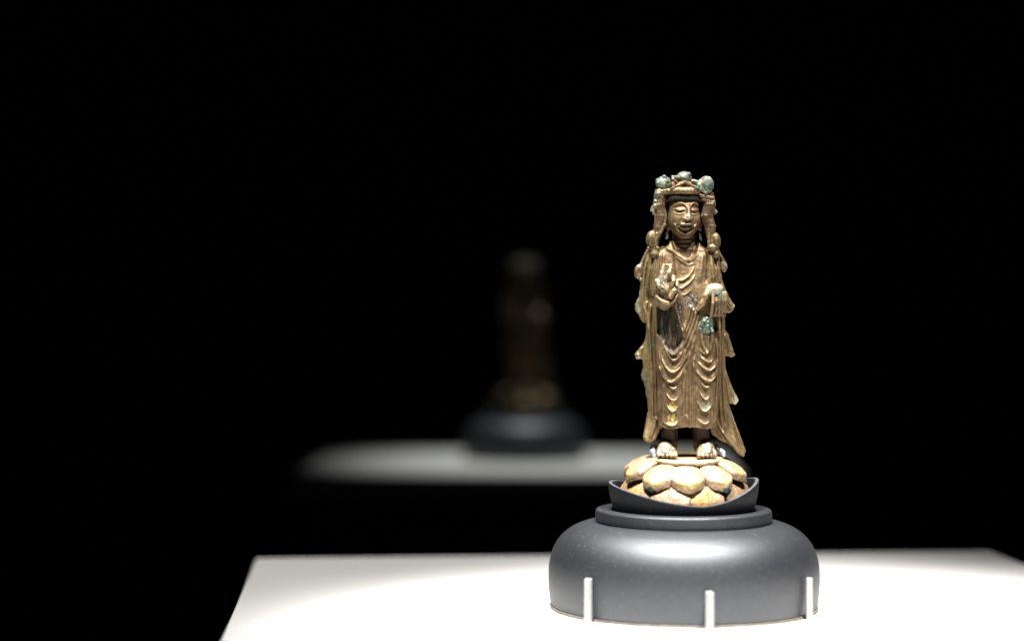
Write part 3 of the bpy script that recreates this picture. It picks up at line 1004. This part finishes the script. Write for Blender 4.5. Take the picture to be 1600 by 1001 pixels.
def ball_color(P, Nn):
    C = base_color(P, [.05, .055, .036], [.12, .13, .09], 1.0)
    C = mixc(C, [.07, .15, .105], sstep(.46, .6, fbm(P, 8, 19)) * .7)
    C = mixc(C, [.33, .30, .21], sstep(.52, .66, fbm(P, 7, 12)) * .8)
    C = mixc(C, BLACK * 2, sstep(.5, .62, fbm(P, 5, 15)) * .8)
    return np.concatenate([C, np.full((len(C), 1), .05)], 1)


def lock_clay(side):
    if side < 0:
        cl = Clay((1008, 1056), (-22, 34), (296, 404), .5)
        path = [(1034, 6, 302), (1030.5, 6, 319), (1033.5, 6, 337), (1030, 7, 354), (1027, 8, 370)]
        cl.chain(path, [9.5, 8.4, 8.8, 7.2, 6.4], 2, sf=1.15)
        for k in range(5):
            ox = (-6, -3, 0, 3, 6)[k]
            wv = (1.2, .9, 1.3, .8, 1.1)[k]
            cl.chain([(1033 + ox, 13 - ox * ox * .1, 296), (1032 + ox * 1.1, 16.5 - ox * ox * .1, 309), (1029.8 + ox + wv, 17 - ox * ox * .1, 321), (1033.5 + ox * 1.05 - wv, 16.5 - ox * ox * .1, 338), (1029.5 + ox * .8 + wv, 15.5 - ox * ox * .08, 356), (1026 + ox * .5, 14, 372)],
                     [2.0, 2.2, 2.4, 2.2, 2.1, 1.4], 1.7)
        cl.chain([(1039, 11, 322), (1041, 13, 338), (1039, 15, 352), (1033, 16, 364), (1027, 15, 374)], [1.6, 2.2, 2.6, 2.4, 1.8], .8)
        cl.ell((1021, 10, 374.5), (10.5, 7, 14.5), 1.2)
        cl.ell((1017, 16, 374), (4.5, 4, 9), 1.0)
        cl.cap((1027, 16, 366), (1025, 17, 384), 2.2, 2.0, .8)
        cl.cap((1014, 12, 388), (1029, 13, 388), 2.5, 2.5, 1)
        cl.cap((1024, 8, 388), (1024, 10, 398), 7, 8, 1.5)
        cl.bx((1021.5, 6, 327), (3.2, 4, 4.5), 1, 1, rot=.3)
        cl.bx((1024, 6, 333), (3, 4, 3), 1, 1)
    else:
        cl = Clay((1084, 1136), (-22, 34), (300, 404), .5)
        path = [(1106, 5, 306), (1109.5, 5, 323), (1106, 5, 340), (1109.5, 6, 355), (1112, 8, 370)]
        cl.chain(path, [10, 9.0, 9.0, 7.8, 6.8], 2, sf=1.1)
        for k in range(5):
            ox = (-7, -3.6, 0, 3.6, 7)[k]
            wv = (-.9, -1.2, -.8, -1.3, -1.0)[k]
            cl.chain([(1107 + ox, 13 - ox * ox * .09, 302), (1109.5 + ox * 1.0, 16 - ox * ox * .09, 320), (1106 + ox * 1.0 + wv, 16.5 - ox * ox * .09, 338), (1109.5 + ox * .9 - wv, 16 - ox * ox * .09, 354), (1111 + ox * .6, 14.5, 370)],
                     [2.2, 2.6, 2.6, 2.3, 1.5], 1.7)
        cl.ell((1117, 10, 377), (10, 7, 14), 1.2)
        cl.ell((1119, 16, 374), (5, 4, 8), 1.0)
        cl.ell((1113, 14, 387), (8, 7, 5.5), 1.0)
        cl.cap((1108, 15, 358), (1108, 16, 382), 2.6, 2.4, .8)
        cl.cap((1116, 6, 388), (1118, 8, 398), 7, 8, 1.5)
        cl.bx((1118.5, 6, 331), (3.0, 4, 3.2), 1, 1, rot=-.7)
        cl.ell((1116, 8, 353), (3, 4, 4), 1)
    return cl


def lock_color(P, Nn):
    C = base_color(P, BROWN * .62, TAN * .75, .4)
    C = mixc(C, OLIVE * .9, sstep(364, 372, P[:, 2]) * .6)
    C = mixc(C, [.45, .42, .34], (np.maximum(sstep(1026, 1020, P[:, 0]), sstep(1116, 1121, P[:, 0]))) * sstep(350, 335, P[:, 2]) * .6)  # outer lock edges painted pale as if rim lit
    C = mixc(C, UMBER, ell2(P, 1104, 335, 8, 24, .4) * .5)  # inner side of the right lock painted darker for its shadow
    return C


# ---- ribbons (hanging loops at the shoulders) --------------------------------
def ribbon_clay(side):
    if side < 0:
        cl = Clay((986, 1024), (-18, 14), (384, 446), .5)
        cl.ell((1000.5, -2, 424), (7.5, 5.5, 11.5), 1, rot=.15)
        cl.chain([(1004, -2, 414), (1009, -3, 402), (1015, -3, 390)], [3.2, 2.6, 2.6], 1.5)
        cl.ell((1000.5, 4, 425), (4, 2.2, 7), 1.0, sub=True)
        cl.ell((1003, -2, 436), (3, 4, 3), 1)
    else:
        cl = Clay((1114, 1148), (-18, 14), (384, 436), .5)
        cl.chain([(1122, -3, 388), (1128, -3, 400), (1134, -2, 411)], [2.6, 2.8, 3.2], 1.5)
        cl.ell((1132.5, -2, 416), (6, 5, 9), 1, rot=-.2)
        cl.ell((1131.5, 3.5, 415), (3, 2.2, 5.5), 1, sub=True)
    return cl


def ribbon_color(P, Nn):
    C = base_color(P, BROWN * .8, TAN, .7)
    return mixc(C, [.42, .40, .32], sstep(.45, .65, fbm(P, 6, 6)) * .7)


# ---- hands -------------------------------------------------------------------
def raised_hand():
    cl = Clay((1016, 1066), (6, 62), (406, 490), .45)
    cl.chain([(1040, 12, 474), (1040, 27, 467), (1040, 32, 456)], [11, 11, 11], 2)           # wrist
    cl.ell((1040, 32, 447), (16, 8.5, 16), 5)                                                  # palm
    cl.chain([(1031, 36, 438), (1033.5, 38, 427), (1036, 36, 415)], [5.0, 4.0, 3.0], 1.2)      # first finger, straight
    cl.chain([(1040, 37, 437), (1044, 39, 427), (1047, 36, 420), (1046, 32, 415)], [4.8, 4.0, 3.2, 2.6], 1.0)
    cl.chain([(1036, 34, 414.5), (1049, 33, 415)], [1.8, 1.8], .6)
    cl.chain([(1047, 36, 438), (1050.5, 41, 434), (1050, 45, 440), (1047, 44, 446)], [4.6, 4.0, 3.4, 2.8], .8)   # curled
    cl.chain([(1053, 34, 443), (1056, 38, 441), (1056, 42, 446)], [4.0, 3.4, 2.8], .8)         # little finger
    cl.chain([(1055, 35, 450), (1051, 42, 455), (1046, 43, 464)], [5.4, 5.0, 4.2], 1.0)        # thumb base across the palm
    cl.chain([(1026, 38, 440), (1028, 41, 447), (1032, 41, 451)], [4.6, 3.8, 3.0], 1.0)
    cl.ell((1035, 44, 460), (7, 5, 6), 2.5, sub=True)                                          # cupped palm
    cl.chain([(1025.5, 34, 464), (1033, 40, 471), (1042, 41, 474), (1051, 38, 470), (1057, 32, 461)], [3.0, 3.4, 3.6, 3.2, 2.6], 1.5)  # cuff
    return cl


def raised_color(P, Nn):
    C = base_color(P, TAN, [.42, .33, .22], .7)
    C = mixc(C, [.62, .56, .44], ell2(P, 1032, 436, 8, 10, .5) * sstep(.35, .6, fbm(P, 5, 3)) * .9)
    C = mixc(C, GREEN * .7, ell2(P, 1033, 446, 11, 10, .4) * sstep(.45, .62, fbm(P, 4, 7)) * .8)
    C = mixc(C, BLACK, (np.maximum(ell2(P, 1050, 438, 8, 10, .4), .5 * ell2(P, 1038, 446, 14, 10, .4))) * (vnoise(P, 2.2, 4) > .66))
    C = mixc(C, UMBER, ell2(P, 1035, 461, 8, 6, .4) * .6)
    return C


def lowered_hand():
    cl = Clay((1080, 1142), (8, 60), (434, 502), .45)
    cl.ell((1117, 26, 452), (13.5, 14, 9.5), 0)                                 # back of the wrist under the cuff
    cl.chain([(1108, 30, 451), (1102, 33, 462), (1096, 32, 474), (1089, 29, 483)], [6.5, 5.0, 4.4, 3.0], 2.5)   # gathered sleeve edge
    cl.ell((1122, 24, 466), (12, 12, 14), 3)
    cl.chain([(1112.5, 35, 458), (1112, 38, 474), (1109.5, 34, 494)], [2.8, 2.6, 2.0], 1.0)          # long outer finger
    for k, (a, b) in enumerate(((1117.5, 1117), (1122.5, 1122.5), (1127.5, 1127.5), (1132, 1131.5))):
        cl.chain([(a, 31, 458), (a, 35 - k * .6, 470), ((a + b) / 2, 33 - k * .6, 481), (b, 27, 490 - (k == 3) * 3)], [3.2, 2.9, 2.7, 2.3], .7)
    cl.chain([(1115, 26, 492), (1132, 24, 492)], [2.2, 2.2], 1.5)
    cl.ell((1106, 39, 470), (3, 5, 12), 1.5, sub=True, rot=.15)
    return cl


def lowered_color(P, Nn):
    C = base_color(P, TAN, OLIVE, .6)
    C = mixc(C, [.62, .58, .42], ell2(P, 1116, 452, 13, 8, .5) * .7)
    C = mixc(C, PALEGREEN, ell2(P, 1120, 458, 8, 5, .5) * .7)
    C = mixc(C, GREEN * .5, ell2(P, 1125, 465, 6, 5, .5) * .6)
    C = mixc(C, UMBER, sstep(1110, 1116, P[:, 0]) * sstep(464, 474, P[:, 2]) * .55)
    return C


# ---- feet ----------------------------------------------------------------------
def foot_clay(cx, sgn):
    cl = Clay((cx - 26, cx + 26), (-22, 50), (655, 726), .5)
    ax = 1049 if sgn < 0 else 1098
    cl.cap((ax, -5, 658), (ax, -5, 694), 13.5, 12.5, 2, sf=.9)
    cl.chain([(cx - 2 * sgn, -4, 697), (cx, 12, 700), (cx + 1 * sgn, 26, 706)], [12, 10.5, 6.5], 4, sx=1.22)
    cl.cap((cx - 2 * sgn, -8, 704), (cx, 20, 708), 8, 6, 3, sx=1.5)
    for k in range(5):
        t = (k - 2) * 6.3
        big = k == (4 if sgn < 0 else 0)
        l = 34 - abs(k - (3.5 if sgn < 0 else .5)) * 1.6
        cl.chain([(cx + t * .8, 18, 701), (cx + t, l - 5, 706), (cx + t * 1.02, l, 709.5)], [4.0, 3.7 + big * .5, 3.1 + big * .7], 1.1)
    # flat sole that follows the tilted platform
    sl, X, F, Y = cl.box((cx - 40, -30, 640), (cx + 40, 60, 740))
    cl.d[sl] = np.maximum(cl.d[sl], (Y - (711.8 + .085 * F)))
    return cl


def foot_color(P, Nn):
    C = base_color(P, [.29, .21, .135], [.38, .29, .20], .8)
    C = mixc(C, UMBER * .55, sstep(693, 687, P[:, 2]) * .95)  # ankles painted dark to imitate the shade under the hem
    C = mixc(C, [.40, .42, .40], ell2(P, 1106, 698, 4, 7, .6) * .6)
    return C


def statue():
    st = empty('bodhisattva_statuette', STATUE_LOC)
    tag(st, 'sharp brown gilt bronze robed figure standing on the bright lotus pedestal', 'statuette', 'robed bronze statuettes')
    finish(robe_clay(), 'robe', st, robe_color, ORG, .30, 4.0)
    finish(cloak_clay(), 'cloak', st, cloak_color, ORG, .45, 4.0)
    finish(head_clay(), 'head', st, head_color, ORG, .16, 4.0)
    cr = finish(crown_clay(), 'crown', st, crown_color, ORG, .55, 3.0)
    finish(ball_clay((1038, 10, 287), (12.5, 11, 11), 9, 4), 'crown_bead', cr, ball_color, ORG, .6, 3.0)
    finish(ball_clay((1104, 12, 290), (12, 11, 14), 8, 11), 'crown_bead', cr, ball_color, ORG, .6, 3.0)
    finish(ball_clay((1070.5, 2, 279), (12, 9, 11), 10, 21), 'crown_bead', cr, ball_color, ORG, .8, 3.0)
    for s in (-1, 1):
        finish(lock_clay(s), 'hair_lock', st, lock_color, ORG, .5, 3.5)
        finish(ribbon_clay(s), 'ribbon_loop', st, ribbon_color, ORG, .5, 3.0)
    finish(raised_hand(), 'hand', st, raised_color, ORG, .35, 3.0)
    finish(lowered_hand(), 'hand', st, lowered_color, ORG, .35, 3.0)
    finish(foot_clay(1042, -1), 'foot', st, foot_color, ORG, .3, 3.0)
    finish(foot_clay(1104, 1), 'foot', st, foot_color, ORG, .3, 3.0)
    return st


# ------------------------------------------------------------------ lotus pedestal
def petal_mesh(kind, seed):
    """local: X tangential, F radial, Y down from the platform top"""
    rs = np.random.RandomState(seed)
    if kind == 'upper':
        cl = Clay((-32, 32), (34, 104), (-6, 62), .55)
        half = [(13, 42), (18, 54), (22.5, 66), (24, 73), (22, 80), (17, 86), (9, 91), (0, 94)]
        prof = lambda q: 10.5 + 3.5 * q + 19 * np.maximum(q, 0)**2.6
        r0, r1, th, curl = 44.0, 90.0, 5.2, .014
    else:
        cl = Clay((-38, 38), (46, 118), (14, 98), .55)
        half = [(17, 54), (24, 68), (29.5, 84), (31, 94), (29, 99), (20, 102.5), (0, 104.5)]
        prof = lambda q: 30 + 8 * q + 8 * np.maximum(q, 0)**2 + 26 * np.maximum(q, 0)**5
        r0, r1, th, curl = 56.0, 104.0, 4.2, .009
    outline = half + [(-t, q) for t, q in half[-2::-1]]
    sd = poly_sd(outline, cl.x, cl.f) + (fbm(np.stack([np.repeat(cl.x, len(cl.f)), np.tile(cl.f, len(cl.x)), np.full(len(cl.x) * len(cl.f), seed * 31.)], 1), 12, 3) - .5).reshape(len(cl.x), len(cl.f)) * 2.5
    q = (cl.f - r0) / (r1 - r0)
    zc = prof(q)
    cs = 1 / np.sqrt(1 + np.gradient(zc, cl.f)**2)
    zz = zc[None, :] + curl * cl.x[:, None]**2 - 1.8 * np.exp(-(cl.x[:, None] / 2.5)**2) * (kind == 'lower') * sstep(.2, .6, q)[None, :]
    rn = 1.9
    A = np.maximum(sd + rn, 0)[:, :, None]
    B0 = np.abs(cl.y[None, None, :] - zz[:, :, None]) * cs[None, :, None] - th + rn
    cl.d = (np.sqrt(A * A + np.maximum(B0, 0)**2) + np.minimum(np.maximum(sd[:, :, None] + rn, B0), 0) - rn).astype(np.float32)
    V, Q = cl.nets()
    V = relax(V, Q, 1, .5)
    Nn = normals(V, Q)
    sh = np.array([rs.uniform(0, 200), 0, rs.uniform(0, 200)])
    V = V + Nn * ((fbm(V + sh, 7, 2) - .5) * 1.6 + (fbm(V + sh, 19, 5) - .5) * 1.8)[:, None]
    P = V + sh
    C = np.repeat(np.array([[.39, .28, .175]]), len(V), 0)
    C = mixc(C, [.48, .38, .26], sstep(.4, .65, fbm(P, 18, 1)) * .8)
    C = mixc(C, [.36, .21, .12], sstep(.48, .66, fbm(P, 14, 7)) * .5)
    C = mixc(C, [.15, .12, .09], sstep(.62, .70, fbm(P, 5, 17)) * .4)
    if kind == 'upper':
        g = sstep(1.3, .5, np.sqrt((V[:, 0] / 17)**2 + ((V[:, 2] - 27) / 9)**2)) * sstep(.42, .58, fbm(P, 6, 9)) * (.7 + .3 * (seed % 2))
        C = mixc(C, [.50, .38, .10], g)
        if seed in (2, 3):
            ox = rs.uniform(-6, 6)
            w = sstep(1.15, .85, np.sqrt(((V[:, 0] - ox) / 9)**2 + ((V[:, 2] - 42) / 6.5)**2) + (fbm(P, 4, 3) - .5) * .6)
            C = mixc(C, [.03, .06, .055], w * .95)
    else:
        C = C * np.array([.80, .74, .72])
        w = sstep(.55, .66, fbm(P, 5, 3)) * sstep(58, 68, V[:, 2])
        C = mixc(C, [.03, .035, .03], w)
        if seed % 3 == 0:
            C = mixc(C, [.50, .30, .08], sstep(.4, .6, fbm(P, 16, 6)) * .7)
    C = np.concatenate([C, np.full((len(C), 1), .30)], 1)
    W = np.stack([V[:, 0], -V[:, 1], -V[:, 2]], 1) * S
    me = mesh_np('petal', W, Q)
    set_color(me, C)
    return me


def lotus():
    r = empty('lotus_pedestal', (1 * S, 0, STATUE_LOC[2]))
    r.rotation_euler.x = math.radians(5.0)
    tag(r, 'pale gilded lotus pedestal with two rows of petals, in the graphite cradle', 'pedestal', 'lotus pedestals')

    def ring(name, prof, colr, n=140, wob=1.0, seed=1):
        P = np.array(prof, float)
        a = np.linspace(0, 2 * np.pi, n, endpoint=False)
        V = np.concatenate([np.stack([q[0] * np.sin(a), q[0] * np.cos(a), np.full(n, q[1])], 1) for q in P])
        nz = fbm(V, 9, seed) - .5
        V = V * (1 + (nz * .03 * wob)[:, None] * np.array([1, 1, 0])) + (nz * 1.2 * wob)[:, None] * np.array([0, 0, 1])
        j = np.arange(n); j2 = (j + 1) % n
        Q = np.concatenate([np.stack([i * n + j, i * n + j2, (i + 1) * n + j2, (i + 1) * n + j], 1) for i in range(len(P) - 1)])
        C = colr(V)
        me = mesh_np(name, np.stack([V[:, 0], -V[:, 1], -V[:, 2]], 1) * S, Q)
        bm = bmesh.new(); bm.from_mesh(me); bmesh.ops.recalc_face_normals(bm, faces=bm.faces); bm.to_mesh(me); bm.free()
        set_color(me, np.concatenate([C, np.full((len(C), 1), .3)], 1))
        return obj(name, me, LOTUSMETAL, r, (3 * S, 0, 0))

    def pcol(V):
        C = np.repeat(np.array([[.46, .35, .22]]), len(V), 0)
        C = mixc(C, [.55, .46, .22], sstep(.45, .65, fbm(V, 20, 2)) * .7)
        return mixc(C, [.10, .07, .045], sstep(2.0, 4.0, V[:, 2]) * sstep(.35, .6, fbm(V, 6, 3)) * .9)

    ring('platform', [(.1, -.2), (30, -.1), (50, .1), (55, .4), (57.4, 1.3), (58, 2.6), (57.6, 5.5), (56, 7), (52, 8), (.1, 8)], pcol)
    ring('core', [(.1, 6), (50, 7), (64, 20), (78, 33), (88, 47), (95, 60), (98, 70), (99, 78), (97, 82), (.1, 84)],
         lambda V: mixc(np.repeat(np.array([[.30, .20, .12]]), len(V), 0), [.06, .05, .04], sstep(.45, .6, fbm(V, 7, 5))), seed=4)
    # ten upper and ten lower petals
    up = [petal_mesh('upper', k) for k in range(4)]
    lo = [petal_mesh('lower', k) for k in range(4)]
    rs = np.random.RandomState(5)
    order = {0: 1, 1: 2, 9: 3, 2: 0, 8: 0}
    for k in range(10):
        o = obj('petal', up[order.get(k, k % 2)], LOTUSMETAL, r)
        o.rotation_euler = (0, 0, math.radians(36 * k + rs.uniform(-1.5, 1.5)))
        s = 1.05 + rs.uniform(-.03, .03)
        o.scale = (s, s, 1 + rs.uniform(-.05, .05))
        if k in (2, 8, 3, 7):
            o.location.z = 5 * S
    for k in range(10):
        o = obj('petal', lo[k % 4], LOTUSMETAL, r)
        o.rotation_euler = (0, 0, math.radians(36 * k + 18 + rs.uniform(-2, 2)))
        s = 1 + rs.uniform(-.03, .03)
        o.scale = (s, s, 1 + rs.uniform(-.03, .03))
    return r


def clip(path, rads, label, flat=1.6):
    cl = Clay((min(p[0] for p in path) - 12, max(p[0] for p in path) + 12), (min(p[1] for p in path) - 14, max(p[1] for p in path) + 14),
              (min(p[2] for p in path) - 12, max(p[2] for p in path) + 12), .5)
    cl.chain(path, rads, 1.0)
    V, Q = cl.nets()
    V = relax(V, Q, 1)
    V = V + normals(V, Q) * ((fbm(V, 3, 2) - .5) * .8)[:, None]
    o3 = V.mean(0)
    me = mesh_np('mount_clip', np.stack([V[:, 0] - o3[0], -(V[:, 1] - o3[1]), o3[2] - V[:, 2]], 1) * S, Q)
    o = obj('mount_clip', me, CLIPGREY, None, ((o3[0] - 1068) * S, -o3[1] * S, TOP + (947 - o3[2]) * S))
    tag(o, label, 'clip', 'grey clips at the feet')


def tree_copy(src, loc, label):
    c = src.copy(); COL.objects.link(c)
    c.location = loc; c['label'] = label
    for ch in list(src.children):
        d = ch.copy(); COL.objects.link(d); d.parent = c
        for g in list(ch.children):
            e = g.copy(); COL.objects.link(e); e.parent = d
    return c


ST = statue()
LO = lotus()
clip([(1026, -8, 697), (1020, 2, 699), (1019, 10, 705), (1022, 14, 713)], [3.6, 4.4, 4.6, 3.0], 'small grey clip beside the left foot on the lotus platform')
clip([(1117, -8, 697), (1124, 2, 701), (1129, 8, 706), (1130, 12, 711)], [3.6, 4.4, 4.0, 2.6], 'small grey clip beside the right foot on the lotus platform')
for src, lab in ((ST, 'dim blurred copy of the figure at centre behind, standing in for its glass reflection'), (LO, 'dim blurred copy of the lotus pedestal behind, standing in for its glass reflection')):
    o = tree_copy(src, Vector(FAR) + (src.location - Vector(BASE)) * FAR_SCALE, lab)
    o.scale = (FAR_SCALE,) * 3
